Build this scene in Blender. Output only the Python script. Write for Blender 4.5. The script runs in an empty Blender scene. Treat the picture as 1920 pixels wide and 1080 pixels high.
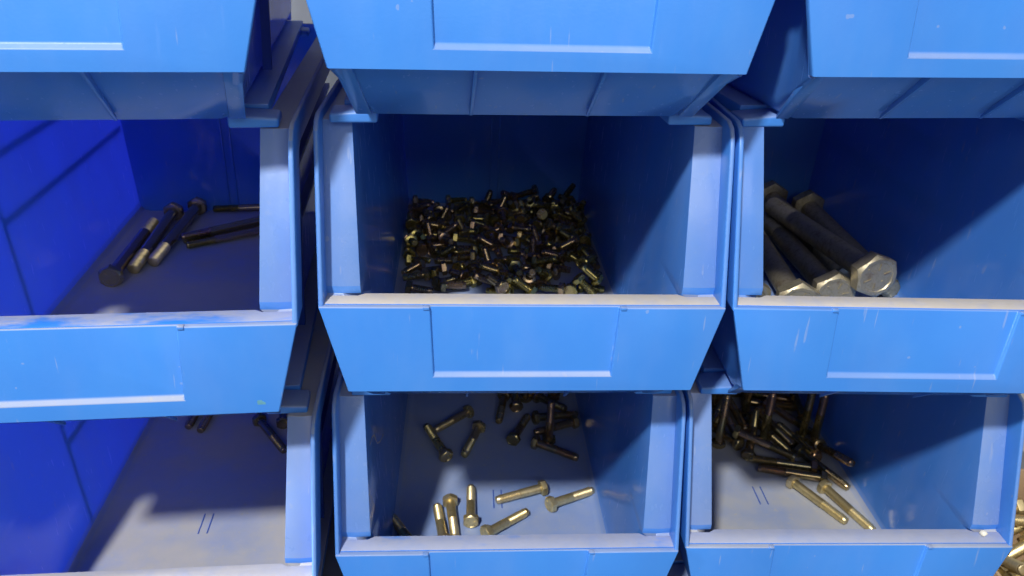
import bpy, bmesh, math, random
from mathutils import Vector, Matrix
random.seed(7)
S = bpy.context.scene
COL = S.collection
MM = 0.001

# ------------------------------------------------------------------ camera
cam_d = bpy.data.cameras.new('camera'); cam = bpy.data.objects.new('camera', cam_d); COL.objects.link(cam)
S.camera = cam
cam_d.sensor_width = 36.0; cam_d.lens = 1479.19 / 1920 * 36.0
cam_d.clip_start = 0.02; cam_d.clip_end = 60
YAW, PITCH, ROLL = math.radians(4.48), math.radians(26.21), math.radians(2.25)
fwd = Vector((math.sin(YAW) * math.cos(PITCH), math.cos(YAW) * math.cos(PITCH), -math.sin(PITCH)))
rgt = Vector((math.cos(YAW), -math.sin(YAW), 0)); upv = rgt.cross(fwd)
r2 = rgt * math.cos(ROLL) + upv * math.sin(ROLL); u2 = -rgt * math.sin(ROLL) + upv * math.cos(ROLL)
cm = Matrix((r2, u2, -fwd)).transposed().to_4x4(); cm.translation = Vector((-46.37, -466.10, 346.03)) * MM
cam.matrix_world = cm
cam_d.dof.use_dof = True; cam_d.dof.focus_distance = 0.53; cam_d.dof.aperture_fstop = 16.0

# ------------------------------------------------------------------ light (indoor shop lighting)
W = bpy.data.worlds.new('World'); S.world = W; W.use_nodes = True
W.node_tree.nodes['Background'].inputs[0].default_value = (1.0, 0.98, 0.95, 1)
W.node_tree.nodes['Background'].inputs[1].default_value = 0.32
def area(name, loc, target, size, power, col, sy=None):
    d = bpy.data.lights.new(name, 'AREA'); d.energy = power; d.color = col
    d.shape = 'RECTANGLE' if sy else 'DISK'; d.size = size
    if sy: d.size_y = sy
    o = bpy.data.objects.new(name, d); COL.objects.link(o); o.location = loc
    o.rotation_euler = (Vector(target) - Vector(loc)).to_track_quat('-Z', 'Y').to_euler()
    return o
LD = Vector((-0.42, -1.0, 1.185)).normalized()
area('glint_fill_light', (0.35, -2.3, 1.35), (0, 0.2, 0), 1.8, 10, (1.0, 0.96, 0.86), 0.5)  # added soft light for bolt glints and interior fill, no known fixture
area('shop_lamp', Vector((0, 0.2, -0.05)) + LD * 3.0, (0, 0.1, 0), 0.17, 106, (1.0, 0.96, 0.90))
area('end_of_rack_lamp', (-1.9, 0.12, 0.35), (-0.4, 0.20, -0.05), 0.45, 185, (0.95, 0.97, 1.0))
S.view_settings.view_transform = 'Standard'; S.view_settings.look = 'None'
S.view_settings.exposure = 0.0; S.view_settings.gamma = 1.0; S.view_settings.use_curve_mapping = False
S.cycles.max_bounces = 10; S.cycles.diffuse_bounces = 5; S.cycles.glossy_bounces = 5; S.cycles.transmission_bounces = 6
S.cycles.use_denoising = True
S.cycles.sample_clamp_indirect = 6.0

# ------------------------------------------------------------------ helpers
def tag(o, label=None, cat=None, group=None, kind=None):
    if label: o['label'] = label
    if cat: o['category'] = cat
    if group: o['group'] = group
    if kind: o['kind'] = kind
    return o
def link(o, parent=None):
    COL.objects.link(o)
    if parent is not None: o.parent = parent
    return o
def bake(bm, mat, bevel=0.0, seg=2, solid=0.0, offset=1.0, angle=30, smooth_angle=35, name='m', mats=None):
    """bmesh in millimetres -> finished mesh data in metres with its modifiers applied"""
    me = bpy.data.meshes.new(name); bm.to_mesh(me); bm.free()
    me.transform(Matrix.Scale(MM, 4))
    o = bpy.data.objects.new('tmp', me); COL.objects.link(o)
    if bevel and solid:
        b = o.modifiers.new('b', 'BEVEL'); b.width = bevel * MM; b.segments = seg; b.limit_method = 'ANGLE'; b.angle_limit = math.radians(angle)
        s = o.modifiers.new('s', 'SOLIDIFY'); s.thickness = solid * MM; s.offset = offset
    elif solid:
        s = o.modifiers.new('s', 'SOLIDIFY'); s.thickness = solid * MM; s.offset = offset
    elif bevel:
        b = o.modifiers.new('b', 'BEVEL'); b.width = bevel * MM; b.segments = seg; b.limit_method = 'ANGLE'; b.angle_limit = math.radians(angle)
    dg = bpy.context.evaluated_depsgraph_get()
    out = bpy.data.meshes.new_from_object(o.evaluated_get(dg))
    out.name = name
    bpy.data.objects.remove(o); bpy.data.meshes.remove(me)
    for p in out.polygons: p.use_smooth = True
    out.set_sharp_from_angle(angle=math.radians(smooth_angle))
    out.materials.clear(); out.materials.append(mat)
    return out
def prism(bm, poly, axis, a, b, shear=None):
    """extrude a 2-D polygon between a and b along an axis: 'x' -> poly is (y,z); 'z' -> poly is (x,y)"""
    def P(p, t):
        if axis == 'x':
            t2 = t + (shear(p[1]) if shear else 0); return (t2, p[0], p[1])
        if axis == 'z': return (p[0], p[1], t)
        return (p[0], t, p[1])
    va = [bm.verts.new(P(p, a)) for p in poly]; vb = [bm.verts.new(P(p, b)) for p in poly]
    bm.faces.new(va); bm.faces.new(list(reversed(vb)))
    n = len(poly)
    for i in range(n): bm.faces.new((va[i], vb[i], vb[(i + 1) % n], va[(i + 1) % n]))
    bmesh.ops.recalc_face_normals(bm, faces=bm.faces)
def boxbm(bm, x0, x1, y0, y1, z0, z1):
    prism(bm, [(x0, y0), (x1, y0), (x1, y1), (x0, y1)], 'z', z0, z1)

# ------------------------------------------------------------------ materials
class NT:
    def __init__(s, name):
        s.m = bpy.data.materials.new(name); s.m.use_nodes = True; s.t = s.m.node_tree; s.n = s.t.nodes; s.l = s.t.links
        s.b = s.n['Principled BSDF']; s.out = s.n['Material Output']
    def node(s, typ, **kw):
        n = s.n.new(typ)
        for k, v in kw.items():
            if k.startswith('i_'): n.inputs[k[2:]].default_value = v
            else: setattr(n, k, v)
        return n
    def link(s, a, b): s.l.new(a, b)
    def math(s, op, a, b=None, clamp=False):
        n = s.n.new('ShaderNodeMath'); n.operation = op; n.use_clamp = clamp
        for i, x in enumerate((a, b)):
            if x is None: continue
            if isinstance(x, (int, float)): n.inputs[i].default_value = x
            else: s.l.new(x, n.inputs[i])
        return n.outputs[0]
    def ramp(s, x, a, b, lo=0.0, hi=1.0):
        n = s.n.new('ShaderNodeMapRange'); n.clamp = True; n.interpolation_type = 'SMOOTHSTEP'
        n.inputs[1].default_value = a; n.inputs[2].default_value = b; n.inputs[3].default_value = lo; n.inputs[4].default_value = hi
        s.l.new(x, n.inputs[0]); return n.outputs[0]
    def mix(s, f, a, b):
        n = s.n.new('ShaderNodeMix'); n.data_type = 'RGBA'
        for i, x in ((0, f), (6, a), (7, b)):
            if isinstance(x, (int, float)): n.inputs[i].default_value = x
            elif isinstance(x, tuple): n.inputs[i].default_value = x
            else: s.l.new(x, n.inputs[i])
        return n.outputs[2]
    def coord(s, scale=(1, 1, 1), kind='Object'):
        tc = s.n.new('ShaderNodeTexCoord'); mp = s.n.new('ShaderNodeMapping'); mp.inputs['Scale'].default_value = scale
        s.l.new(tc.outputs[kind], mp.inputs[0])
        oi = s.n.new('ShaderNodeObjectInfo'); vm = s.n.new('ShaderNodeVectorMath'); vm.operation = 'ADD'
        sc = s.n.new('ShaderNodeVectorMath'); sc.operation = 'SCALE'; sc.inputs[0].default_value = (37.1, 17.3, 53.7)
        s.l.new(oi.outputs['Random'], sc.inputs['Scale'])
        s.l.new(mp.outputs[0], vm.inputs[0]); s.l.new(sc.outputs[0], vm.inputs[1]); return vm.outputs[0]
    def noise(s, vec, scale, detail=4, rough=0.55):
        n = s.n.new('ShaderNodeTexNoise'); n.inputs['Scale'].default_value = scale; n.inputs['Detail'].default_value = detail; n.inputs['Roughness'].default_value = rough
        s.l.new(vec, n.inputs['Vector']); return n.outputs['Fac']

def blue_plastic(name, dust_level, translucent=0.18, base=(0.026, 0.226, 0.77), rough=0.28, film=.0, marks=.7):
    M = NT(name); c = M.coord()
    n1 = M.noise(c, 22, 5); n2 = M.noise(c, 160, 4); 
    col = M.mix(M.ramp(n1, .3, .7), (base[0] * .96, base[1] * .97, base[2] * .98, 1), (base[0] * 1.05, base[1] * 1.03, base[2] * 1.0, 1))
    # settled dust: thickest on faces that look up
    g = M.node('ShaderNodeNewGeometry'); sx = M.node('ShaderNodeSeparateXYZ'); M.link(g.outputs['True Normal'], sx.inputs[0])
    upf = M.ramp(sx.outputs[2], .02, .85)
    at = M.node('ShaderNodeAttribute', attribute_name='dust', attribute_type='OBJECT')
    patch = M.ramp(M.noise(c, 9, 6, .6), .32, .62, .62, 1.0)
    d = M.math('MULTIPLY', M.math('MULTIPLY', upf, patch), M.math('MULTIPLY', at.outputs['Fac'], dust_level), clamp=True)
    grit = M.ramp(n2, .62, .72, 0, .5)
    d = M.math('ADD', d, M.math('MULTIPLY', grit, M.math('MULTIPLY', d, .5)), clamp=True)
    col = M.mix(d, col, M.mix(M.noise(c, 55, 4), (0.45, 0.44, 0.42, 1), (0.37, 0.38, 0.39, 1)))
    # thin pale film, sparse scratches and specks
    haze = M.ramp(M.noise(M.coord((1, 1, .35)), 26, 4), .35, .72, film * .7, film * 1.35)
    k1 = M.ramp(M.noise(M.coord((1, .3, .07)), 360, 2, .3), .70, .74); k2 = M.ramp(M.noise(c, 34, 3), .50, .60)
    k3 = M.ramp(M.noise(M.coord((.7, 1, .7)), 230, 1, .2), .81, .83)
    e = M.math('ADD', haze, M.math('MULTIPLY', M.math('MAXIMUM', M.math('MULTIPLY', k1, k2), k3), .24 * marks), clamp=True)
    col = M.mix(e, col, (0.50, 0.50, 0.50, 1)); d = M.math('ADD', d, e, clamp=True)
    M.link(col, M.b.inputs['Base Color'])
    # scuffs: stretched scratches
    cs = M.coord((9, 9, 1.2)); sc = M.ramp(M.noise(cs, 34, 3, .4), .66, .73)
    r = M.math('ADD', M.math('MULTIPLY', n1, .16), rough - .08)
    r = M.math('ADD', r, M.math('MULTIPLY', d, .45)); r = M.math('ADD', r, M.math('MULTIPLY', sc, .18), clamp=True)
    M.link(r, M.b.inputs['Roughness'])
    bp = M.node('ShaderNodeBump', i_Strength=.12, i_Distance=.0006); M.link(M.noise(c, 420, 3), bp.inputs['Height'])
    bp2 = M.node('ShaderNodeBump', i_Strength=.35, i_Distance=.0015); M.link(M.noise(c, 14, 2), bp2.inputs['Height']); M.link(bp.outputs[0], bp2.inputs['Normal'])
    M.link(bp2.outputs[0], M.b.inputs['Normal'])
    M.b.inputs['IOR'].default_value = 1.48
    if translucent:
        tr = M.node('ShaderNodeBsdfTranslucent'); tr.inputs[0].default_value = (0.20, 0.28, 0.98, 1)
        mx = M.node('ShaderNodeMixShader'); M.link(M.math('MULTIPLY', M.math('SUBTRACT', 1.0, d, clamp=True), translucent), mx.inputs[0])
        M.link(M.b.outputs[0], mx.inputs[1]); M.link(tr.outputs[0], mx.inputs[2]); M.link(mx.outputs[0], M.out.inputs[0])
    return M.m
M_BODY = blue_plastic('bin_plastic', 0.95, .19, rough=.10, film=.11)
M_FACE = blue_plastic('bin_face_plastic', 0.75, .05, rough=.3, film=.06, marks=.8)
def lip_mat():
    M = NT('dusty_lip_plastic'); c = M.coord()
    at = M.node('ShaderNodeAttribute', attribute_name='lip_dust', attribute_type='OBJECT')
    n = M.noise(M.coord((1, 2.2, 1)), 16, 5, .6)
    thr = M.math('SUBTRACT', 1.0, at.outputs['Fac'])
    m = M.ramp(M.math('SUBTRACT', n, M.math('MULTIPLY', thr, .9)), -.10, .10)
    g = M.node('ShaderNodeNewGeometry'); sx = M.node('ShaderNodeSeparateXYZ'); M.link(g.outputs['True Normal'], sx.inputs[0])
    m = M.math('MULTIPLY', m, M.ramp(sx.outputs[2], .3, .8)); m = M.math('MULTIPLY', m, M.ramp(M.noise(c, 70, 4), .25, .6, .82, .97))
    m = M.math('MULTIPLY', m, M.ramp(at.outputs['Fac'], .6, .95, .66, 1.0))
    col = M.mix(m, (0.036, 0.226, 0.78, 1), M.mix(M.noise(c, 120, 4), (0.47, 0.435, 0.38, 1), (0.55, 0.51, 0.45, 1)))
    M.link(col, M.b.inputs['Base Color']); M.link(M.ramp(m, 0, 1, .3, .85), M.b.inputs['Roughness'])
    bp = M.node('ShaderNodeBump', i_Strength=.2, i_Distance=.0005); M.link(M.noise(c, 500, 3), bp.inputs['Height']); M.link(bp.outputs[0], M.b.inputs['Normal'])
    return M.m
M_LIP = lip_mat()
def plain(name, col, rough=.6, metal=0.0, var=.15, scale=40):
    M = NT(name); c = M.coord(); n = M.noise(c, scale, 5)
    M.link(M.mix(n, tuple(x * (1 - var) for x in col) + (1,), tuple(x * (1 + var) for x in col) + (1,)), M.b.inputs['Base Color'])
    M.link(M.math('ADD', M.math('MULTIPLY', n, .2), rough - .1), M.b.inputs['Roughness']); M.b.inputs['Metallic'].default_value = metal
    return M.m
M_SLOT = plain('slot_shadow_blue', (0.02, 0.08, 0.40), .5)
M_STEEL = plain('shelf_steel', (0.22, 0.23, 0.25), .5, .4)

# ------------------------------------------------------------------ storage bin meshes (millimetres)
ZT, ZL, ZF, ZTC = 217.0, 101.0, 36.4, 210.7
YC, YCT, YR, YB, YS = 17.7, 60.4, 43.5, 476.0, 53.0
def win(z): return 106.8 + .0462 * (z - 3)
def wfr(z): return 121.0 + (z - ZF) / (ZL - ZF) * 16.5
def ycol(z): return YC + (YCT - YC) * (z - ZL) / (ZTC - ZL) if z > ZL + 1 else ycol(107) + .8
def body_bm():
    bm = bmesh.new()
    half = [(136.2, ZTC, 'l'), (win(ZTC), ZTC, 'w'), (win(155), 155, 'w'), (win(107), 107, 'w'), (win(ZL + .2), ZL + .2, 'w'), (win(97.5), 97.5, 'h'), (win(70), 70, 'h'), (win(ZF), ZF, 'h'),
            (win(11), 11, 'b'), (win(8) - 1.2, 6, 'b'), (win(5) - 4.6, 1.6, 'b'), (96.5, 0, 'b'), (62, 0, 'f'), (22, 0, 'f')]
    rows = half + [(-x, z, k) for x, z, k in reversed(half)]
    ys = [90, 140, 220, 320, YB]
    grid = []
    for x, z, k in rows:
        s = 1 if x > 0 else -1; r = []
        if k == 'l': r = [(x, YCT, z), (x, YCT, z)]; r.insert(1, (x, YCT, z))
        elif k == 'w': r = [(s * 136.2, ycol(z), z), (s * (136.2 + abs(x)) / 2, ycol(z) - .8, z), (x, ycol(z), z)]
        elif k == 'h':
            y1 = 30 + 30 * (97.5 - z) / 61; wf = wfr(z) - 2.5; w1 = abs(x)
            r = [(s * wf, 2.6, z), (s * (w1 + (wf - w1) * .38), y1 * .5, z), (x, y1, z)]
        elif k == 'b':
            w0, z0 = {11: (118.2, ZF - .2), 6: (117.2, ZF + .6), 1.6: (113.5, ZF + 5), 0: (105.5, ZF + 9)}[z]
            y1 = {11: 59, 6: 57.5, 1.6: 55.5, 0: 53.5}[z]
            r = [(s * w0, 2.6, z0), (s * (w0 * .5 + abs(x) * .5), 28, (z0 + z - 1) * .5), (x, y1, z)]
        else:
            z0 = ZF + 9
            r = [(x * 1.09, 2.6, z0), (x * 1.045, 28, (z0 - 2) * .5), (x, YS, 0)]
        r += [(x, y, z) for y in ys]
        grid.append([bm.verts.new(p) for p in r])
    for i in range(len(grid) - 1):
        for j in range(len(grid[0]) - 1):
            vs = [grid[i][j], grid[i + 1][j], grid[i + 1][j + 1], grid[i][j + 1]]
            bm.faces.new(vs)
    bmesh.ops.remove_doubles(bm, verts=bm.verts, dist=.01)
    bmesh.ops.dissolve_degenerate(bm, edges=bm.edges, dist=.01)
    return bm
def panel_bm():
    bm = bmesh.new()
    yf = lambda z: -2.4 * (ZL - z) / (ZL - ZF)
    V = lambda x, z, d=0: bm.verts.new((x, yf(z) + d, z))
    zb = 47.6; t = 4.8; d = 3.0
    otl, otr, obl, obr = V(-137.3, ZL), V(137.3, ZL), V(-121, ZF), V(121, ZF)
    rtl, rtr, rbl, rbr = V(-64, ZL), V(64, ZL), V(-62.1, zb), V(62.1, zb)
    qtl, qtr, qbl, qbr = V(-64, ZL, d), V(64, ZL, d), V(-61.6, zb + 2.8, d), V(61.6, zb + 2.8, d)
    btl, btr, bbl, bbr = V(-137.3, ZL, t), V(137.3, ZL, t), V(-121, ZF, t), V(121, ZF, t)
    for f in ((otl, rtl, rbl, obl), (rtr, otr, obr, rbr), (rbl, rbr, obr, obl), (qtl, qtr, qbr, qbl), (rtl, qtl, qbl, rbl), (rbl, qbl, qbr, rbr), (rtr, rbr, qbr, qtr),
              (otl, btl, btr, otr, rtr, qtr, qtl, rtl), (btl, bbl, bbr, btr), (otl, obl, bbl, btl), (otr, btr, bbr, obr), (obl, obr, bbr, bbl)): bm.faces.new(f)
    bmesh.ops.recalc_face_normals(bm, faces=bm.faces)
    return bm
def lip_bm():
    bm = bmesh.new()
    prism(bm, [(-136.3, 4.9), (136.3, 4.9), (136.3, 17.6), (113.5, 17.6), (108.5, 21), (-108.5, 21), (-113.5, 17.6), (-136.3, 17.6)], 'z', ZL - 3.2, ZL + .25)
    return bm
def tab_bm(s):       # the little bridge of the lip over the corner of the label recess
    bm = bmesh.new(); x0, x1 = sorted((s * 64.4, s * 68.6)); boxbm(bm, x0, x1, -1.0, 3.3, ZL - 1.6, ZL + .6); return bm
def rim_bm(s):
    bm = bmesh.new()
    poly = [(.4, ZL - 3), (36.5, 198), (40.5, 208), (45.5, 214), (54, ZT), (YB, ZT), (YB, 198), (74, 198), (67, 195), (62, 188), (28, ZL - 3)]
    sh = lambda z: s * (z - ZT) * .0155
    a, b = (135.9, 139.3) if s > 0 else (-139.3, -135.9)
    prism(bm, poly, 'x', a, b, sh); return bm
def rail_bm(s):      # lower edge of the hopper side
    bm = bmesh.new(); a, b = 2.8, 52
    L = [(s * 108.5, a, ZF + .3), (s * 118.6, a, ZF + .3), (s * 111, b, -2.4), (s * 101, b, -2.4)]
    U = [(s * 108.5, a, ZF + 9), (s * 118.6, a, ZF + 9), (s * 111, b, 1), (s * 101, b, 1)]
    vl = [bm.verts.new(p) for p in L]; vu = [bm.verts.new(p) for p in U]
    bm.faces.new(vl); bm.faces.new(vu)
    for i in range(4): bm.faces.new((vl[i], vl[(i + 1) % 4], vu[(i + 1) % 4], vu[i]))
    bmesh.ops.recalc_face_normals(bm, faces=bm.faces); return bm
def gusset_bm(x):
    bm = bmesh.new(); prism(bm, [(1.2, ZF + 1), (1.2, ZF + 9), (46, 1.5), (46, -1.2)], 'x', x - 1.1, x + 1.1); return bm
def foot_bm(s, y0):
    bm = bmesh.new(); x0, x1 = sorted((s * 98, s * 129))
    prism(bm, [(x0, -10.8), (x1, -10.8), (x1, -4.5), (x0, -2.5)] if s > 0 else [(x0, -10.8), (x1, -10.8), (x1, -2.5), (x0, -4.5)], 'y', y0, y0 + 24)
    return bm
def seal_bm(s):  # added strip, out of view, closing a slit that leaked light between stacked bins
    bm = bmesh.new(); x0, x1 = sorted((s * 101, s * 121)); boxbm(bm, x0, x1, 87, YB - 8, -9.0, -1.0); return bm
def back_bm():
    bm = bmesh.new()
    prism(bm, [(-win(0) - 1.5, -2), (win(0) + 1.5, -2), (win(ZTC) + 1.5, ZTC + .5), (136, ZTC + .5), (136, ZT - .5), (-136, ZT - .5), (-136, ZTC + .5), (-win(ZTC) - 1.5, ZTC + .5)], 'y', YB - .5, YB + 2.2)
    return bm
def backrib_bm():
    bm = bmesh.new(); boxbm(bm, -6, -3.6, YB - 2.2, YB, 1, 205); boxbm(bm, 3.6, 6, YB - 2.2, YB, 1, 205); return bm
def slot_bm(x):
    bm = bmesh.new(); boxbm(bm, x - .55, x + .55, 165, 193, .05, .45); return bm
def siderib_bm(p0, p1, side, w=2.4):
    """a moulded rib on the outside of a side wall, given by two (y,z) points"""
    bm = bmesh.new(); (y0, z0), (y1, z1) = p0, p1; L = math.hypot(y1 - y0, z1 - z0); ny, nz = -(z1 - z0) / L * w, (y1 - y0) / L * w
    poly = [(y0 + ny, z0 + nz), (y1 + ny, z1 + nz), (y1 - ny, z1 - nz), (y0 - ny, z0 - nz)]
    prism(bm, poly, 'x', side * (106.8 + 2.0), side * (106.8 + 8.5), lambda z: side * .0462 * (z - 3)); return bm
ME = {}
ME['body'] = bake(body_bm(), M_BODY, bevel=3.2, seg=3, solid=2.2, offset=1.0, angle=42, smooth_angle=40, name='bin_body')
ME['panel'] = bake(panel_bm(), M_FACE, bevel=.9, seg=3, angle=25, name='bin_panel')
ME['lip'] = bake(lip_bm(), M_LIP, bevel=.7, seg=2, angle=35, name='bin_lip')
ME['tab'] = [bake(tab_bm(s), M_FACE, bevel=.5, name='bin_tab') for s in (-1, 1)]
ME['rim'] = [bake(rim_bm(s), M_FACE, bevel=1.3, seg=3, angle=40, name='bin_rim') for s in (-1, 1)]
ME['rail'] = [bake(rail_bm(s), M_BODY, bevel=.8, name='bin_rail') for s in (-1, 1)]
ME['gusset'] = [bake(gusset_bm(x), M_BODY, bevel=.4, name='bin_gusset') for x in (-38, 38)]
ME['foot'] = [bake(foot_bm(s, y), M_FACE, bevel=1.8, seg=3, name='bin_foot') for y in (62, 420) for s in (-1, 1)]
ME['seal'] = [bake(seal_bm(s), M_FACE, bevel=1.0, name='bin_seal') for s in (-1, 1)]
ME['back'] = bake(back_bm(), M_BODY, bevel=.6, name='bin_back')
ME['backrib'] = bake(backrib_bm(), M_BODY, bevel=.5, name='bin_back_rib')
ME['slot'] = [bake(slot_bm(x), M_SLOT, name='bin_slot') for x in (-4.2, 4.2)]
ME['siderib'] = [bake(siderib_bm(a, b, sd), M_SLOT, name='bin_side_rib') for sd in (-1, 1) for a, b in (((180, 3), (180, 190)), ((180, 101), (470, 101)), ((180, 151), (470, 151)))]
H = 221.79
BINS = {  # x, y, dz, yaw (deg), row, dust, lip dust
 'LT': (-279.7, -42.5, 0.2, 6.56, 1, .5, .8), 'CT': (2.3, -7.8, 0.3, 2.72, 1, .5, .8), 'RT': (282.5, 7.0, 0.2, 5.2, 1, .6, .8),
 'LM': (-284.1, -29.7, -.8, 3.5, 0, 1.0, .50), 'CM': (0, 0, 0, 0, 0, .75, .96), 'RM': (279.3, -4.9, .6, -1.59, 0, .4, .9),
 'LB': (-288.2, -28.2, .2, 1.81, -1, 1.1, .8), 'CB': (-3.4, 2.4, -.6, -.4, -1, .7, .64), 'RB': (277.2, .4, 1.1, -1.29, -1, 1.0, .68)}
BLAB = {'LT': 'blue storage bin at top left, only its front panel and sloped underside in view', 'CT': 'blue storage bin above the bin of short bolts, gussets showing underneath',
 'RT': 'scuffed blue storage bin at top right above the bin of thick bolts', 'LM': 'blue bin with smeared dusty lip holding a few long dark bolts', 'CM': 'blue bin in the middle heaped with many short bolts',
 'RM': 'blue bin holding a few very thick grey hex bolts', 'LB': 'blue bin at bottom left with bare dusty floor in front', 'CB': 'blue bin at bottom centre with brassy bolts scattered on its floor',
 'RB': 'blue bin at bottom right with a dark bolt pile along one side'}
ROOT = {}
def make_bin(key):
    x, y, dz, yaw, row, dust, ld = BINS[key]
    r = bpy.data.objects.new('storage_bin', None); link(r); r.empty_display_size = .05
    r.location = (x * MM, y * MM, (dz + row * H) * MM); r.rotation_euler = (0, 0, math.radians(yaw))
    tag(r, BLAB[key], 'storage bin', 'stacked blue storage bins')
    def part(name, me):
        o = link(bpy.data.objects.new(name, me), r); o['dust'] = dust; o['lip_dust'] = ld; return o
    body = part('body', ME['body']); back = part('back_wall', ME['back'])
    rb = part('back_rib', ME['backrib'])
    fp = part('front_panel', ME['panel']); part('lip', ME['lip'])
    for t in ME['tab']: part('lip_tab', t)
    for m in ME['rim']: part('rim_flange', m)
    for m in ME['rail']: part('side_rail', m)
    for m in ME['gusset']: part('gusset', m)
    for m in ME['foot']: part('stacking_foot', m)
    for m in ME['seal']: part('light_seal', m)
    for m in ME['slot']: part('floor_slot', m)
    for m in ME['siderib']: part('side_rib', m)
    ROOT[key] = r
    return r
for k in BINS: make_bin(k)

# ------------------------------------------------------------------ what the bins stand on and against
def slab(name, x0, x1, y0, y1, z0, z1, mat):
    bm = bmesh.new(); boxbm(bm, x0, x1, y0, y1, z0, z1)
    return tag(link(bpy.data.objects.new(name, bake(bm, mat, bevel=1.0, name=name))), kind='structure')
slab('shelf', -470, 640, -75, 505, -262, -H - 9.6, M_STEEL)
M_WALL = plain('back_panel_paint', (0.10, 0.105, 0.115), .6, .2)
slab('wall', -470, 640, 506, 516, -262, 480, M_WALL)

# ------------------------------------------------------------------ bolts
def zinc(name, cols, rough=.3, rust=0.0, spec=1.0, grime=.28):
    M = NT(name); c = M.coord(); oi = M.node('ShaderNodeObjectInfo')
    cr = M.node('ShaderNodeValToRGB'); e = cr.color_ramp.elements
    while len(e) < len(cols): e.new(.5)
    for i, k in enumerate(cols): e[i].position = i / (len(cols) - 1); e[i].color = k + (1,)
    n = M.noise(c, 70, 4); f = M.math('ADD', oi.outputs['Random'], M.math('MULTIPLY', M.math('SUBTRACT', n, .5), .9))
    M.link(f, cr.inputs[0])
    dirt = M.ramp(M.noise(c, 240, 5, .65), .45, .7)
    col = M.mix(M.math('MULTIPLY', dirt, grime), cr.outputs[0], (0.05, 0.042, 0.03, 1))
    if rust: col = M.mix(M.math('MULTIPLY', M.ramp(M.noise(c, 45, 5, .7), .52, .68), rust), col, (0.17, 0.075, 0.03, 1))
    M.link(col, M.b.inputs['Base Color']); M.b.inputs['Metallic'].default_value = spec
    M.link(M.math('ADD', M.math('MULTIPLY', dirt, grime * .6), M.math('ADD', M.math('MULTIPLY', n, .2), rough - .1)), M.b.inputs['Roughness'])
    bp = M.node('ShaderNodeBump', i_Strength=(.22 if rust else .05), i_Distance=.0002); M.link(M.noise(c, 700, 3), bp.inputs['Height']); M.link(bp.outputs[0], M.b.inputs['Normal'])
    return M.m
Z_YEL = zinc('yellow_zinc', [(0.30, 0.26, 0.09), (0.48, 0.40, 0.14), (0.40, 0.27, 0.18), (0.22, 0.21, 0.10)], .2, 0, .88, .2)
Z_OIL = zinc('oily_dark_zinc', [(0.32, 0.27, 0.13), (0.40, 0.32, 0.16), (0.46, 0.29, 0.18), (0.26, 0.24, 0.14)], .2, 0, .85, .15)
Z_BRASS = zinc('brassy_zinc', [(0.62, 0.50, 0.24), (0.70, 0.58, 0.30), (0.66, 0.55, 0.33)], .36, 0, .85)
Z_DARK = zinc('dark_oiled_zinc', [(0.38, 0.33, 0.20), (0.42, 0.35, 0.22), (0.40, 0.30, 0.21)], .2, 0, .78, .05)
Z_OLIVE = zinc('olive_zinc', [(0.46, 0.39, 0.17), (0.54, 0.45, 0.22), (0.50, 0.40, 0.24)], .28, 0, .78, .15)
Z_GREY = zinc('dull_galvanised', [(0.44, 0.40, 0.27), (0.50, 0.45, 0.31), (0.46, 0.41, 0.29)], .46, .5, .8)

def head_into(bm, af, h):
    R = af / 2 / math.cos(math.pi / 6); rings = []
    def ring(f, xx): rings.append([bm.verts.new((xx(k), f(k) * math.cos(k * math.pi / 6), f(k) * math.sin(k * math.pi / 6))) for k in range(12)])
    hexr = lambda k: R if k % 2 == 0 else af / 2
    ring(lambda k: af * .47, lambda k: 0); ring(lambda k: hexr(k) * .985, lambda k: -h * .06); ring(hexr, lambda k: -h * .14)
    ring(hexr, lambda k: -h * (.80 if k % 2 == 0 else .93)); ring(lambda k: af * .475, lambda k: -h); ring(lambda k: af * .40, lambda k: -h); ring(lambda k: af * .375, lambda k: -h * .94)
    for a, b in zip(rings, rings[1:]):
        for k in range(12): bm.faces.new((a[k], a[(k + 1) % 12], b[(k + 1) % 12], b[k]))
    bm.faces.new(rings[0]); bm.faces.new(list(reversed(rings[-1])))
def lathe_into(bm, prof, seg=12):
    rings = [[bm.verts.new((x, r * math.cos(k * 2 * math.pi / seg), r * math.sin(k * 2 * math.pi / seg))) for k in range(seg)] for x, r in prof]
    for a, b in zip(rings, rings[1:]):
        for k in range(seg): bm.faces.new((a[k], b[k], b[(k + 1) % seg], a[(k + 1) % seg]))
    bm.faces.new(list(reversed(rings[0]))) ; bm.faces.new(rings[-1])
def thread_prof(x0, L, d, p):
    pr = [(x0, d * .46)]; x = x0
    n = max(2, int((L - x0 - p) / p))
    for i in range(n): pr += [(x + p * .5, d * .5), (x + p, d * .43)]; x += p
    pr += [(L - .6, d * .43), (L, d * .36)]
    return pr
def marks_into(bm, af, h, n):
    for k in range(n):
        a = 2 * math.pi * k / n + .3; ca, sa = math.cos(a), math.sin(a); w = af * .018
        P = []
        for xx in (-h * .93, -h * .985):
            for r, t in ((af * .17, -w), (af * .34, -w), (af * .34, w), (af * .17, w)): P.append(bm.verts.new((xx, r * ca - t * sa, r * sa + t * ca)))
        bm.faces.new(P[4:]); bm.faces.new(list(reversed(P[:4])))
        for i in range(4): bm.faces.new((P[i], P[(i + 1) % 4], P[4 + (i + 1) % 4], P[4 + i]))
def recalc(bm): bmesh.ops.recalc_face_normals(bm, faces=bm.faces); return bm
KIND = {}
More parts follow.
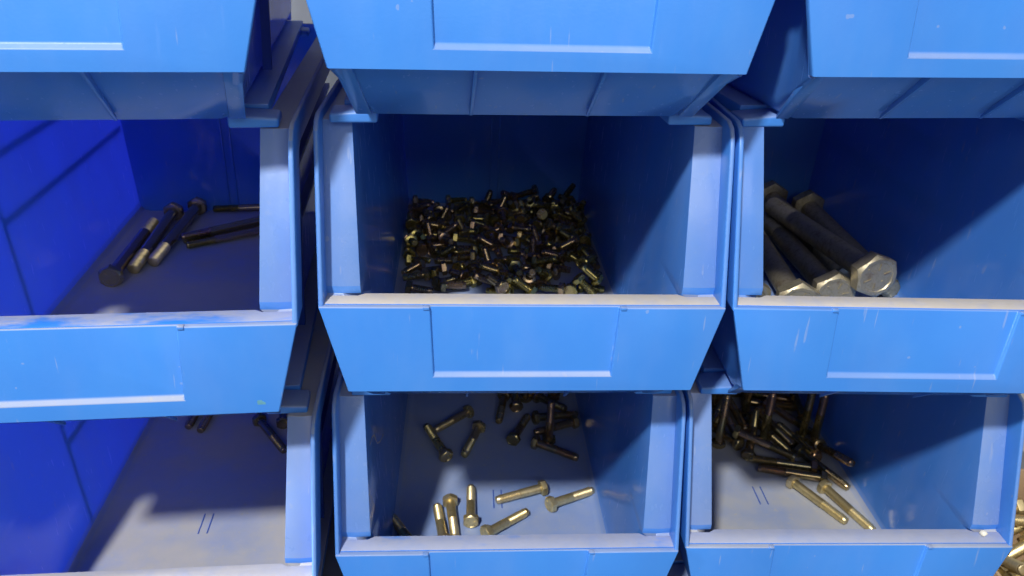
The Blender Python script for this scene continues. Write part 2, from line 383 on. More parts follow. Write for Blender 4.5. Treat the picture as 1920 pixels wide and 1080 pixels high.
def kind(name, L, d, af, h, thread, pitch, mat, seg=12, marks=0, tmat=None):
    bm = bmesh.new(); head_into(bm, af, h); hd = bake(recalc(bm), mat, smooth_angle=28, name=name + '_head')
    bm = bmesh.new(); lathe_into(bm, [(-.3, d / 2), (L - thread + .2, d / 2)], seg); sh = bake(recalc(bm), mat, name=name + '_shank') if thread < L - 1 else None
    bm = bmesh.new(); lathe_into(bm, thread_prof(L - thread, L, d, pitch), seg); th = bake(recalc(bm), tmat or mat, smooth_angle=50, name=name + '_thread')
    bm = bmesh.new(); head_into(bm, af, h); lathe_into(bm, thread_prof(-.2, L, d, pitch), 10); one = bake(recalc(bm), mat, smooth_angle=32, name=name)
    mk = None
    if marks: bm = bmesh.new(); marks_into(bm, af, h, marks); mk = bake(recalc(bm), mat, name=name + '_mark')
    KIND[name] = dict(L=L, d=d, af=af, h=h, head=hd, shank=sh, thread=th, one=one, mark=mk)
kind('short', 20.5, 8, 13, 5.4, 20.5, 1.9, Z_YEL, marks=3)
kind('brassy', 50, 9.6, 15, 6.6, 27, 1.7, Z_BRASS, marks=3)
kind('dim', 50, 9.6, 15, 6.6, 27, 1.7, Z_OIL, marks=3)
kind('olive', 50, 9.6, 15, 6.6, 27, 1.7, Z_OLIVE, marks=3)
kind('mid', 66, 9.6, 15, 6.6, 30, 1.7, Z_OIL, marks=3)
kind('midbrass', 66, 9.6, 15, 6.6, 30, 1.7, Z_BRASS, marks=3)
kind('long', 146, 12.4, 20, 8.5, 36, 1.2, Z_DARK, marks=3, tmat=Z_BRASS)  # brass thread colour paints in the gold glints at the tips
kind('thin', 112, 8.6, 14, 5.8, 30, 1.5, Z_DARK, tmat=Z_YEL)  # yellow thread colour likewise stands in for glints
kind('thick', 205, 22.5, 38, 15, 58, 3.2, Z_GREY, seg=24, marks=6)
kind('gold', 60, 12, 19, 8, 40, 2.2, Z_BRASS)
def place_bolt(kn, mw, label, group=None, parts=True, name='hex_bolt'):
    K = KIND[kn]
    if parts:
        r = bpy.data.objects.new(name, None); r.empty_display_size = .01; link(r); r.matrix_world = mw
        hd = link(bpy.data.objects.new('head', K['head']), r)
        if K['shank']: link(bpy.data.objects.new('shank', K['shank']), r)
        link(bpy.data.objects.new('thread', K['thread']), r)
        if K['mark']: link(bpy.data.objects.new('head_mark', K['mark']), hd)
    else:
        r = link(bpy.data.objects.new(name, K['one'])); r.matrix_world = mw
    return tag(r, label, 'bolt', group)
def local_to_world(key, m): # m in mm, local to a bin
    R = ROOT[key]; L = Matrix.Translation(R.location) @ R.rotation_euler.to_matrix().to_4x4()
    m = m.copy(); m.translation = m.translation * MM
    return L @ m
def axis_matrix(head, tip, K, roll=0.0):
    hv, tv = Vector(head), Vector(tip); X = (tv - hv).normalized(); Z = Vector((0, 0, 1)); Y = Z.cross(X).normalized(); Z = X.cross(Y)
    m = Matrix((X, Y, Z)).transposed().to_4x4() @ Matrix.Rotation(roll, 4, 'X'); m.translation = hv + X * K['h'] * .5; return m
NAMES = {'short': 'short_bolt', 'long': 'long_bolt', 'thin': 'thin_bolt', 'thick': 'thick_bolt', 'gold': 'brass_bolt'}
def hand(key, kn, head, tip, label, group=None, roll=math.pi / 6, name=None):
    return place_bolt(kn, local_to_world(key, axis_matrix(head, tip, KIND[kn], roll)), label, group, True, name or NAMES.get(kn, 'hex_bolt'))
SIM = {
 'CM': '''-60.8,340.8,13.9,0.809,0.484,-0.294,0.16;-7.8,417.9,5.4,0.599,0.376,-0.599,0.376;83,327.9,6.4,0.5,0.842,0.197,0.041;14.7,400.7,6.5,0.52,0.052,0.031,-0.852;-40.6,219.5,6.4,0.498,0.833,0.234,0.063;21.6,464.2,13.4,0.227,0.376,-0.892,0.108;-13.3,243.7,5.4,0.613,-0.352,-0.613,-0.352;-9.9,301.4,5.6,0.191,0.692,-0.173,0.674;22.3,439.5,9.1,0.315,0.523,-0.789,0.063;96.6,404.1,6.4,0.642,0.418,-0.278,-0.58;96.5,467.9,6.5,0.02,-0.743,0.669,0.023;28.5,370.8,5.4,0.494,0.506,-0.494,0.506;-61.7,266.1,6.4,0.009,0.079,-0.496,-0.865;84.5,312,6.4,0.004,0.12,0.857,-0.502;60.9,278.9,15.1,0.158,0.217,0.769,0.581;4.7,347.7,6.4,0.862,0.501,0.031,-0.074;31,401.7,7.4,0.23,0.813,0.533,0.042;32.9,340.9,6.5,0.889,0.028,0.054,-0.453;-74.2,209,9.1,0.594,0.752,-0.135,0.252;85.3,232.6,17.2,0.641,-0.469,-0.491,-0.358;-76.9,381.1,14.6,0.166,0.55,0.737,0.355;-40.3,248,6.4,0.363,-0.275,-0.42,0.785;87.6,461.7,14.8,0.434,0.78,0.022,0.45;-43.5,457.6,15,0.525,-0.315,-0.663,-0.431;36.3,218.2,18.5,0.918,-0.372,0.045,-0.126;67.1,454.3,16.3,0.105,-0.841,-0.526,-0.073;-38.7,388,5.4,0.353,-0.613,-0.353,-0.613;-17.8,448.2,6.4,0.454,-0.828,-0.25,0.214;-56.9,250.3,5.4,0.482,-0.517,-0.482,-0.517;58.5,357,18.6,0.835,0.51,0.204,-0.02;8.7,325,10.9,0.56,-0.128,-0.262,-0.776;-84.8,315,6.4,0.484,-0.339,-0.37,0.717;40.7,319.4,12.4,0.606,0.178,-0.307,0.712;50.3,218.8,7.4,0.225,-0.625,0.737,-0.124;-17.9,205.4,6.4,0.492,0.864,-0.044,-0.099;-61.7,376.6,6.4,0.123,-0.333,-0.798,0.487;-7,351.8,7.3,0.183,0.685,-0.642,-0.291;-81.4,301.6,5.4,0.685,0.175,-0.685,0.175;58.3,238.5,5.4,0.707,0.025,-0.707,0.025;96.7,250.9,5.4,0.699,-0.104,-0.699,-0.104;48.6,466.6,20.7,0.176,-0.117,0.503,0.838;-26.1,382.6,6.4,0.865,-0.495,0.084,-0.018;37.7,300.2,6.4,0.801,-0.432,0.256,-0.327;0.5,245.5,6.4,0.291,0.599,-0.624,-0.409;-2.2,275.4,6.5,0.854,0.031,0.052,-0.517;10.4,440.1,6.5,0.076,-0.06,0.005,0.995;95.4,375.6,18.1,0.034,0.399,0.147,0.905;9.4,466.6,6.4,0.099,0.044,0.864,0.492;-25.8,271.2,6.4,0.66,-0.426,-0.265,0.559;73,370.6,5.4,0.367,-0.604,-0.367,-0.604;7,395.8,17.6,0.167,0.686,-0.669,-0.232;56.6,312.2,6.5,0.017,-0.061,0.001,0.998;64.2,250.1,6.1,0.311,0.589,-0.353,0.657;97.4,265.3,5.4,0.345,-0.617,-0.345,-0.617;-94.2,312.4,16.7,0.554,-0.547,0.297,-0.553;-59.2,322.6,15.5,0.133,0.803,-0.58,0.036;-68.2,426.4,7.3,0.386,0.537,-0.677,-0.324;70.8,348.5,17.4,0.254,0.809,-0.527,0.06;97.5,348.5,5.4,0.612,0.354,-0.612,0.354;13.2,236.2,6.4,0.62,-0.407,-0.293,0.603;49.7,387.4,6.4,0.795,0.428,0.263,0.34;-23.7,420,10.7,0.702,-0.061,-0.595,0.386;68.6,402.7,19.3,0.012,-0.675,0.737,-0.035;88.1,363.3,6.4,0.429,-0.796,-0.337,0.261;43.7,343.9,13.6,0.454,0.782,-0.144,0.402;-80.2,353.1,6.4,0.812,0.491,-0.102,-0.299;-69.2,308.9,6.4,0.471,0.76,0.413,0.173;87.9,205.4,16.7,0.114,-0.049,-0.889,-0.44;96.6,306.4,6.4,0.683,0.347,0.363,0.53;55.5,452.8,6.5,0.355,0.614,0.61,0.352;30.3,428.3,6.4,0.193,-0.039,0.501,-0.843;-38.7,360,8.2,0.561,0.177,-0.124,0.799;97.5,212.4,6.6,0.747,0.046,-0.662,-0.04;-96.8,413.4,14.8,0.976,-0.151,-0.155,0.015;-20.9,432.5,6.4,0.501,-0.861,0.082,0.026;-37,284.9,13.9,0.25,-0.59,-0.594,-0.486;38.7,379.9,5.4,0.436,0.556,-0.436,0.556;-31.6,294.9,6.5,0.049,-0.061,0.003,0.997;52.6,418.8,7.3,0.218,0.875,0.431,0.005;-69.3,367.9,12.6,0.233,0.211,-0.931,-0.185;-96.6,227.9,6.5,0.643,0.046,0.039,-0.763;-4.7,206.6,16.4,0.352,0.317,0.528,0.705;80.6,451.7,8.4,0.188,-0.695,0.48,-0.5;11.9,244.6,17.7,0.078,0.746,-0.659,0.045;-4.2,324.9,6.4,0.689,-0.351,0.359,-0.522;-48.1,331.2,5.4,0.673,0.216,-0.673,0.216;-12.8,404.9,6.4,0.159,-0.164,-0.475,0.85;18.1,333.1,6.4,0.101,0.047,0.864,0.492;65.2,415.7,6.5,0.965,0.016,0.059,-0.256;-72.1,278.5,5.4,0.68,0.195,-0.68,0.195;-70.6,251,6.4,0.022,0.089,0.86,-0.502;12.1,364.3,5.4,0.601,-0.372,-0.601,-0.372;-59,410.7,6.4,0.687,0.35,0.36,0.525;88.7,383.3,6.5,0.584,-0.049,0.035,0.81;-64.5,392.1,9.3,0.827,0.049,-0.305,0.47;-18,466.6,5.4,0.574,0.412,-0.574,0.412;4.9,425.3,11.9,0.09,0.829,0.411,0.367;36.5,455.4,8.4,0.83,0.483,-0.234,0.149;16.8,379.2,6.5,0.933,-0.022,0.057,0.356;96.5,426.8,8.3,0.176,0.698,-0.669,0.184;97.4,439.5,6.5,0.073,0.06,0.004,-0.995;-18.8,336.9,6.5,0.619,-0.357,-0.35,0.606;-36.1,204.5,5.4,0.183,-0.683,-0.183,-0.683;-28.4,215.5,12.7,0.172,0.855,-0.333,0.358;-44,402.7,6.4,0.576,0.276,0.419,0.645;42.4,247.9,8.5,0.002,-0.534,0.638,-0.555;-89.6,340.9,11.8,0.595,-0.569,0.253,-0.508;-7.1,258.5,8.2,0.177,-0.21,-0.048,-0.96;56.6,335.1,15.1,0.739,-0.263,-0.483,-0.39;47.9,406.8,6.4,0.193,0.446,-0.741,-0.464;72.9,396.5,7.2,0.683,-0.439,0.244,-0.53;54.2,393.3,17.8,0.813,-0.07,0.172,0.552;20.2,294.7,6.5,0.14,0.081,-0.493,-0.855;-20.3,294.8,15.9,0.864,-0.083,-0.491,-0.076;24.4,262.8,7.6,0.234,0.59,0.628,0.45;34.4,204.7,15.2,0.301,-0.951,0.067,-0.018;8.1,258.4,13.7,0.53,-0.527,-0.361,-0.557;-30.8,309.6,6.8,0.147,-0.031,-0.005,-0.989;36.3,266.3,14.6,0.407,-0.901,0.017,-0.15;-29.8,459.7,6.4,0.09,-0.029,0.864,-0.494;76.4,298,6.4,0.768,0.475,-0.163,-0.398;54.4,348,6.4,0.581,-0.279,0.417,-0.641;-94.2,288,6.4,0.493,-0.864,-0.032,0.092;5.6,225.2,12.4,0.623,-0.75,0.142,0.172;-32.6,443.1,6.4,0.604,0.4,-0.304,-0.619;-60.4,298.5,9,0.461,-0.788,0.054,-0.404;85,415.3,15.7,0.247,0.734,-0.294,0.56;67.3,340.4,6.4,0.864,-0.499,0.058,0.028;-74.7,336.7,10.8,0.472,0.41,0.033,0.78;52.8,257.1,6.4,0.139,0.115,0.857,0.482;-97.5,361.3,18.5,0.435,0.517,0.475,0.564;61.4,204.5,5.4,0.5,-0.5,-0.5,-0.5;-60.4,452.3,8.3,0.619,-0.499,-0.6,-0.086;-46.9,445.5,5.4,0.633,-0.316,-0.633,-0.316;-91.1,215.3,15,0.023,-0.516,-0.363,-0.775;-10.7,314.7,12.9,0.352,0.133,-0.904,-0.201;70.7,269,13.9,0.022,0.808,0.086,0.582;-43,429.5,8.4,0.681,-0.542,-0.028,-0.491;-97.5,350.5,5.4,0.354,-0.612,-0.354,-0.612;52.6,372.6,14.9,0.621,0.291,-0.728,-0.009;-54.1,365.6,6.4,0.738,-0.462,-0.196,0.45;-86.4,204.6,6.4,0.671,0.338,0.371,0.546;-89,364.2,6.5,0.017,0.957,0.284,-0.058;93.8,322,15.8,0.528,-0.615,-0.409,0.42;44.9,466.6,6.4,0.044,-0.099,-0.492,0.864;78,318.1,19,0.411,-0.247,-0.524,0.704;-29.5,398.9,6.4,0.498,-0.833,0.233,-0.063;87.6,219,20,0.113,0.366,-0.497,0.779;67.2,306.8,14.4,0.882,0.274,-0.369,-0.102;70.7,326.3,7.1,0.033,-0.094,0.493,-0.864;-68.7,439.4,6.5,0.006,-0.992,0.107,0.06;16.7,351,17.6,0.749,-0.632,0.11,-0.167;-33.4,237,6.4,0.055,0.22,-0.836,-0.499;84.8,255.5,6.4,0.126,0.091,0.86,0.486;87.6,289.7,16,0.826,-0.021,0.155,-0.541;-63.3,231.9,6.5,0.831,0.48,0.14,0.243;64.6,217.6,6.5,0.709,0.368,0.341,0.495;94.7,391.1,16.3,0.141,-0.372,-0.857,0.329;68.1,467.6,6.4,0.618,-0.303,0.4,-0.605;-85,400.9,6.5,0.002,0.998,0.027,-0.061;-96.3,241.2,6.5,0.003,-0.997,0.057,0.061;79,227.5,6.4,0.493,0.864,-0.037,-0.095;-53.5,215.5,6.4,0.149,0.376,-0.779,-0.479;80.5,246.4,23.6,0.201,-0.885,-0.4,0.13;80.5,389.1,18.6,0.539,0.564,-0.41,0.473;0.1,373.1,6.5,0.057,-0.332,0.941,0.02;78,243.4,8.8,0.486,-0.281,-0.763,0.322;-92.9,424.8,6.4,0.702,-0.446,-0.23,0.505;44.9,429.4,6.4,0.414,0.173,0.471,0.759;36.9,224.3,6.5,0.042,-0.724,0.687,0.044;10,304.9,5.4,0.623,0.335,-0.623,0.335;83.9,270.3,5.4,0.627,-0.327,-0.627,-0.327;56.8,297,6.5,0.819,0.035,0.05,-0.57;-57.6,352.5,6.5,0.059,0.257,0.964,-0.016;-96.9,323.5,13.3,0.583,0.284,0.587,0.485;-81.8,452.5,5.4,0.196,0.679,-0.196,0.679;23.6,215.2,8.4,0.037,-0.336,-0.013,-0.941;-7.7,287.9,5.4,0.141,-0.693,-0.141,-0.693;55.5,440.5,5.4,0.472,0.527,-0.472,0.527;-20,325.3,6.4,0.314,0.635,-0.587,-0.391;74.8,280.4,5.4,0.707,-0.013,-0.707,-0.013;75.3,205.4,6.5,0.005,-0.995,0.085,0.06;-1,399.7,6.4,0.717,-0.453,-0.217,0.484;96.6,293.3,6.5,0.395,-0.652,0.57,-0.307;70.3,440.6,8.4,0.492,-0.55,0.088,-0.669;-95.6,464,6.5,0.996,-0.004,0.061,0.058;-86.2,273.8,6.5,0.056,-0.389,0.919,0.024;41.8,366.2,5.4,0.704,0.069,-0.704,0.069;11.7,280.5,6.5,0.04,-0.754,0.654,0.046;-11.2,439.4,13.5,0.347,0.723,0.338,0.491;-96.6,300.8,6.5,0.643,-0.046,0.039,0.763;48.6,230.3,14.3,0.15,-0.619,-0.731,-0.245;-74.4,324.1,6.5,0.017,0.959,0.277,-0.058;67.6,291.4,13.7,0.89,-0.173,-0.409,-0.103;-45.9,345.6,6.4,0.864,0.5,0.05,-0.042;-23.9,365.3,6.4,0.085,-0.271,-0.821,0.495;54.7,361.1,6.4,0.493,0.864,-0.035,-0.094;-72.3,222.5,5.4,0.556,0.437,-0.556,0.437;51.2,271.9,6.7,0.519,0.848,-0.029,-0.101;-33.7,332.9,5.4,0.492,-0.508,-0.492,-0.508;29.4,251.1,5.4,0.098,0.7,-0.098,0.7;21.5,412.4,5.4,0.449,0.546,-0.449,0.547;-42.7,269.1,6.4,0.415,-0.778,-0.377,0.283;77.6,424.6,6.4,0.807,0.49,-0.11,-0.311;-49.3,285,6.5,0.117,-0.06,0.007,0.991;-96.6,389.9,6.4,0.365,0.535,0.68,0.345;-81,413.5,6.4,0.622,-0.408,-0.292,0.601;-47.2,317.4,6.4,0.502,0.853,0.144,0.01;-97.1,376.7,6.4,0.862,0.49,0.11,0.064;26.3,236.7,6.4,0.495,0.865,-0.019,-0.085;-96.4,399.5,17.9,0.086,0.633,-0.076,0.766;26.9,356.6,6.5,0.005,-0.995,0.078,0.06;28,309.5,6.4,0.21,0.049,0.5,0.839;82.9,350,10.3,0.015,-0.853,0.397,-0.339;66,382.5,6.5,0.281,0.058,0.017,-0.958;23.6,452.5,6.4,0.054,-0.034,0.864,0.499;96.1,361,17.5,0.67,0.39,-0.548,0.315;-28.1,257.9,6.4,0.357,0.698,-0.511,-0.353;33.2,288.6,12.5,0.712,0.118,-0.373,0.583;29.2,324.8,8.3,0.71,-0.076,-0.575,0.4;-51.7,389.6,5.4,0,0.707,-0,0.707;73.6,217.8,16.8,0.921,-0.055,0.375,-0.087;24.7,228.2,15.8,0.401,0.602,-0.689,0.048;97.5,404.3,22.2,0.666,0.324,-0.605,-0.293;39,276.8,6.4,0.14,-0.153,-0.478,0.853;-13.4,269.4,10.8,0.609,-0.126,-0.521,0.584;1.9,213.4,6.4,0.186,0.035,0.501,0.845;97.3,236.7,5.4,0.605,0.366,-0.605,0.366;-10.8,229.8,8.2,0.086,0.2,-0.483,0.848;65.3,415.9,19.5,0.027,-0.047,-0.998,-0.026;43.1,444,14.4,0.515,0.41,-0.694,-0.29;-97.4,445.3,5.4,0.619,0.342,-0.619,0.342;-54.6,466.6,6.5,0,-0.996,-0.085,-0;83.3,363.3,19.8,0.7,0.338,-0.505,0.374;12.4,204.5,7.4,0.7,-0.707,0.103,0.017''',
 'CB': '''54.6,385.1,6.5,0.44,0.554,-0.44,0.554;63.6,276.5,6.5,0.003,0.707,-0.003,0.707;54.2,315,7.1,0.003,0.994,0.105,-0.024;22.7,275.5,7.1,0.714,-0.428,-0.258,0.49;78.7,366.9,6.5,0.704,-0.07,-0.704,-0.07;-19.1,421.7,7.1,0.417,-0.749,-0.435,0.276;14.6,359,7.1,0.567,-0.305,0.397,-0.654;88.5,383.6,7.1,0.282,0.445,0.743,0.413;-13.6,300.9,7.1,0.523,0.02,0.013,-0.852;38.2,388.4,7.1,0.024,-0.034,0.999,0.001;-48.5,404.2,7.1,0.637,-0.348,0.36,-0.586;94.3,304.8,7.1,0.024,-0.175,0.984,0.004;-93.7,286.5,7.1,0.018,-0.666,0.746,0.016;28.7,340.4,8.4,0.628,-0.27,-0.428,0.591;54,411.4,6.5,0.16,0.689,-0.16,0.689;58.4,356.9,8.3,0.883,-0.047,-0.09,-0.458;-64.3,439.9,7.1,0.99,-0.003,0.024,0.139;-18.3,157.3,6.5,0.048,-0.705,-0.048,-0.705;27,452.9,6.5,0.411,-0.575,-0.411,-0.575;49.8,264.7,7.1,0.967,0.006,0.023,-0.255;-50.2,326.8,7.1,0.021,-0.51,0.86,0.012;-92,452.3,7.1,0.002,0.997,0.067,-0.024;75.6,444.1,6.5,0.109,-0.699,-0.109,-0.699;41.9,362.5,6.5,0.158,-0.689,-0.158,-0.689''',
 'RB': '''-13.7,419.5,7.1,0.005,0.955,0.296,-0.017;36.8,346.3,7.1,0.002,-0.996,0.086,0.018;-26.7,408.9,7.1,0.514,-0.278,0.416,-0.697;-18.5,246.9,7.1,0.134,-0.1,-0.49,0.855;45.4,320.2,7.2,0,0.796,-0.605,0;80.2,238.7,7.1,0.015,0.599,0.8,-0.011;93.5,380.6,8.5,0.461,-0.141,-0.487,0.728;-83.5,426.3,8,0.004,-0.996,-0.057,-0.075;-45.9,234.4,7.1,0.569,-0.312,0.391,-0.652;1.9,448.6,7.1,0.273,-0.136,0.481,-0.822;62.7,213.4,7.1,0.772,-0.435,0.247,-0.393;-16.6,340.7,7.1,0.119,0.243,-0.831,-0.486;0.8,345,7.1,0.614,0.37,-0.336,-0.61;-92.1,278.2,8.3,0.612,-0.264,-0.431,0.608;32.2,307.6,7.1,0.406,0.724,-0.475,-0.293;1.9,360.7,7.1,0.861,-0.499,-0.03,0.09;-84.5,408.8,8.2,0.011,-0.988,-0.125,-0.091;-18.4,173.5,7.1,0.441,0.745,0.441,0.235;9.1,414,7.1,0.479,-0.258,0.428,-0.721;34.7,125.3,7.1,0.116,0.089,-0.492,-0.858;-37.3,274.5,9.2,0.092,-0.878,-0.43,-0.187;16,287.2,7.2,0.347,0.601,0.623,0.36;5.4,241,8.6,0.751,-0.351,-0.368,0.422;-95.5,219.9,7.1,0.629,-0.348,0.36,-0.595;-72.3,385.8,8.6,0.497,0.857,-0.079,0.111;-95.7,368.9,8.4,0.08,-0.683,-0.722,-0.076;18.2,102.1,7.1,0.005,-0.967,0.256,0.018;-14.4,308.3,9.2,0.048,-0.33,-0.786,-0.52;-31.4,209,7.1,0.014,-0.645,0.764,0.012;-80.8,464.9,7.2,0.866,-0.494,0.044,-0.055;13,136.5,7.1,0.006,0.948,0.319,-0.017;93.5,349.1,7.8,0.008,-0.084,-0.861,-0.501;-86,417.8,20.8,0.722,0.684,-0.01,0.1;-61.5,241.1,7.1,0.675,0.013,0.012,-0.737;27.7,465.6,7.1,0.033,0.002,0.5,0.865;-95.8,467,7.1,0.688,0.013,0.013,-0.726;28.7,328.5,6.5,0.63,-0.322,-0.63,-0.322;38.5,421.2,7.1,0.496,0.862,-0.079,-0.068;-2.5,262.2,7.1,0.261,0.418,0.758,0.427;-78.8,370,8.4,0.504,0.852,-0.133,0.051;92.3,216.4,8.5,0.192,-0.095,-0.857,0.47;-34.7,445.1,6.5,0.513,-0.486,-0.513,-0.486;-45.2,304.6,8.2,0.524,0.215,-0.456,-0.686;-57.3,400.4,6.5,0.652,-0.275,-0.652,-0.275;95.3,312,9,0.647,-0.225,-0.464,0.563;-83.9,309.8,8.3,0.584,-0.245,-0.442,0.635;-80.4,98,7.1,0.866,-0.5,0.026,-0.006;-78.4,231.5,7.1,0.6,-0.33,0.376,-0.624;-13,324.8,6.5,0.378,-0.598,-0.378,-0.598;-71.3,325,6.5,0.707,-0.026,-0.707,-0.026;70.8,442,8,0.114,0.06,-0.863,-0.489;82.6,279.3,6.5,0.428,-0.563,-0.428,-0.563;-23.6,372.6,6.5,0.687,-0.168,-0.687,-0.168;-95.3,237.9,6.5,0.536,0.461,-0.536,0.461;50.5,455.8,9.6,0.506,-0.791,-0.269,-0.213;38.7,396,8.7,0.372,-0.785,0.351,-0.35;-81.4,451.3,13.2,0.721,0.473,-0.314,0.398;75.5,375,9.6,0.741,-0.192,-0.238,-0.598;-22.5,265.2,6.5,0.074,0.703,-0.074,0.703;42.4,212.5,7.1,0.793,-0.449,0.221,-0.347;-77.1,354.4,6.5,0.671,-0.223,-0.671,-0.223;-12.6,222.8,6.5,0.653,0.27,-0.653,0.27;94.1,253.2,9,0.254,-0.69,0.507,-0.45;93.6,269.7,6.5,0.575,0.412,-0.575,0.412;-54.3,446,6.5,0.486,0.514,-0.486,0.514;-33,349.3,6.5,0.693,0.143,-0.693,0.143;31.9,269.9,6.5,0.308,-0.636,-0.308,-0.636;34.2,196.8,6.5,0.701,-0.089,-0.701,-0.089;-93.4,259.7,9.3,0.519,-0.795,-0.3,-0.094;-69.1,442.6,7,0.697,0.22,-0.658,0.182;20.2,395.9,8.9,0.22,-0.638,0.572,-0.465;57.9,328.8,14.6,0.836,0.35,-0.083,-0.413;37.3,232.3,8.5,0.322,0.708,0.492,0.391;-86.3,82.1,6.5,0.552,0.442,-0.552,0.442''',
 'LB': '''9.1,386.2,7.1,0.866,0.5,0.018,-0.008;74.9,416.9,6.5,0.622,-0.337,-0.622,-0.337;-39.4,423.1,7.1,0.55,-0.3,0.4,-0.669;-54.5,343.2,7.1,0.014,-0.639,0.769,0.012;60,345.2,7.1,0.19,-0.293,0.815,-0.463;22.1,442.1,8.3,0.586,-0.416,0.286,-0.634;-24.1,372.9,7.1,0.979,0.004,0.018,-0.202;57.2,303.8,6.5,0.671,0.222,-0.671,0.222;-15.4,438.1,7.1,0.668,0.4,-0.3,-0.551;-36.4,351.9,6.5,0.489,0.511,-0.489,0.511;32.2,291.3,6.5,0.573,-0.415,-0.573,-0.415;41.2,437.4,7.1,0.493,0.847,0.179,0.082''',
 'GB': '''49.9,63.5,9.5,0.088,-0.148,0.853,-0.492;22.9,-24,11.1,0.325,-0.086,0.033,-0.941;51.1,-71,9.5,0.627,-0.386,-0.318,0.597;-32,-3.2,10,0.435,0.321,-0.443,-0.715;41.7,37.7,9.5,0.189,-0.074,0.495,-0.845;31.1,-70.5,11,0.005,0.024,-0.966,-0.259;52.9,50.3,27,0.045,-0.04,-0.741,0.668;50.8,-52.1,27.7,0.191,-0.015,0.978,-0.085;-9.1,-2.6,9.5,0.843,-0.494,-0.079,0.198;40.8,70.1,27.9,0.08,0.054,0.973,-0.211;-23.6,-41.3,10.1,0.776,-0.533,-0.156,0.299;-52.5,19,13.5,0.559,-0.395,-0.067,-0.726;-52.5,-33.8,23.6,0.875,-0.476,-0.072,-0.039;-1.9,25.2,22.4,0.057,0.177,0.826,-0.533;31.3,2.5,19,0.203,-0.039,-0.104,-0.973;-52.5,69.1,9,0.606,0.32,-0.617,0.387;-28.9,53.4,30.2,0.416,-0.479,0.597,-0.492;-51.1,48.9,19.5,0.558,-0.446,0.115,-0.69;-36.9,-53.9,9.5,0.725,-0.207,-0.644,-0.125;-22.2,55.2,9.5,0.987,-0.005,0.029,0.156;51.1,3.9,12.4,0.718,-0.167,-0.523,0.427;-35,70.4,46.7,0.225,-0.912,-0.115,-0.324;-49.7,-49.5,44.5,0.756,0.262,0.234,0.553;49.6,22.2,48.9,0.227,0.134,0.561,0.785;14.1,69.2,44.1,0.078,0.774,-0.01,0.628;27.7,35.4,30,0.671,-0.111,-0.037,-0.732;38.6,59.1,47.9,0.208,-0.175,-0.305,-0.913;-49.8,-70.3,9.4,0.553,-0.514,-0.459,-0.469;-18.1,9.4,24,0.626,-0.07,-0.342,-0.698;5.4,26,43,0.44,0.611,-0.475,-0.455;-51.2,-19.2,66,0.574,-0.357,0.447,-0.586;50.4,-23.8,24.5,0.189,0.17,-0.717,-0.649;-37.4,51.5,50.8,0.192,-0.916,-0.167,-0.309;-27.4,-69.8,34.7,0.183,-0.98,0.05,0.06;-21.7,-0.3,51.9,0.565,0.164,-0.557,-0.586;45.3,-5.5,32.6,0.457,0.352,-0.234,0.782;-8.9,43.9,33.5,0.154,0.427,-0.876,0.163;35.7,43.6,66.6,0.085,-0.285,0.955,-0.023;-51.3,52.8,39.1,0.055,0.676,-0.705,0.207;-7.9,-20.2,42.5,0.407,-0.424,-0.113,-0.801;48.2,-36.2,39.8,0.754,0.006,-0.617,-0.226;38.2,-66.8,38.7,0.006,0.107,0.987,0.119;50.9,-17.3,48.8,0.166,-0.007,-0.79,0.591;-22.7,-67,56.4,0.525,0.739,0.382,0.179;51.5,-25.3,65.7,0.266,-0.684,0.096,-0.672;28.5,-46.3,44.3,0.7,0.267,-0.259,0.61;14.9,8.7,56,0.141,0.81,-0.161,0.545;-32.2,-68.2,76,0.154,0.737,-0.085,0.652;52.5,-0.6,62.8,0.191,0.703,-0.483,0.486;-52.4,38.2,62.6,0.108,0.681,0.101,0.718;-34,-13,81.3,0.043,-0.784,-0.596,-0.171;13.5,-28.1,68.6,0.434,-0.468,-0.724,0.263;11.7,-52.4,58.7,0.397,0.22,-0.527,0.718;-11.3,28.8,73.3,0.54,0.346,-0.431,-0.635;-32.4,64.9,74.4,0.572,-0.276,-0.035,-0.772;-7.6,1.8,92.4,0.667,0.269,-0.027,0.695;-32.9,16,68,0.809,0.286,0.385,0.339;19.9,-12.1,92.2,0.474,0.162,-0.332,0.799;1.7,43.9,86.5,0.067,0.406,0.352,0.841;37.4,-24.4,89.6,0.279,-0.039,-0.04,-0.959;-6.5,-20.2,83.5,0.28,0.312,-0.505,0.754''',
}

def heap(simkey, binkey, kn, label, group, parts, skip=None, base=None, name='hex_bolt'):
    for rec in SIM[simkey].split(';'):
        v = [float(a) for a in rec.split(',')]
        if skip and skip(v): continue
        from mathutils import Quaternion
        m = Quaternion(v[3:]).to_matrix().to_4x4(); m.translation = Vector(v[:3])
        if base is None: mw = local_to_world(binkey, m)
        else: m.translation = m.translation * MM; mw = base @ m
        place_bolt(kn, mw, label, group, parts, name)
FRONT = [((-92, 217, 9), (-68, 214, 6), 'short bolt with bright yellow head at the left end of the front row'),
 ((-60, 220, 10), (-36, 224, 8), 'short bolt lying level with bright yellow head and threads to the right, front row'),
 ((92, 240, 11), (86, 266, 8), 'short bolt with large head face towards the viewer, right of the heap'),
 ((55, 212, 10), (33, 219, 9), 'short bolt with pale head at the right, lying in the front row of the heap'),
 ((-76, 236, 14), (-100, 233, 11), 'short bolt with pinkish head pointing left near the front left of the heap')]
def near_front(v):
    p = Vector(v[:3]); w, x, y, z = v[3:]
    if p.y < 206 or 2 * (x * z - w * y) > .72: return True
    return any((p - (Vector(h) * .5 + Vector(t) * .5)).length < 17 for h, t, _ in FRONT)
heap('CM', 'CM', 'short', 'short yellowish hex bolt among many in the heap in the middle bin', 'short bolts heaped in the middle bin', False, skip=near_front, name='short_bolt')
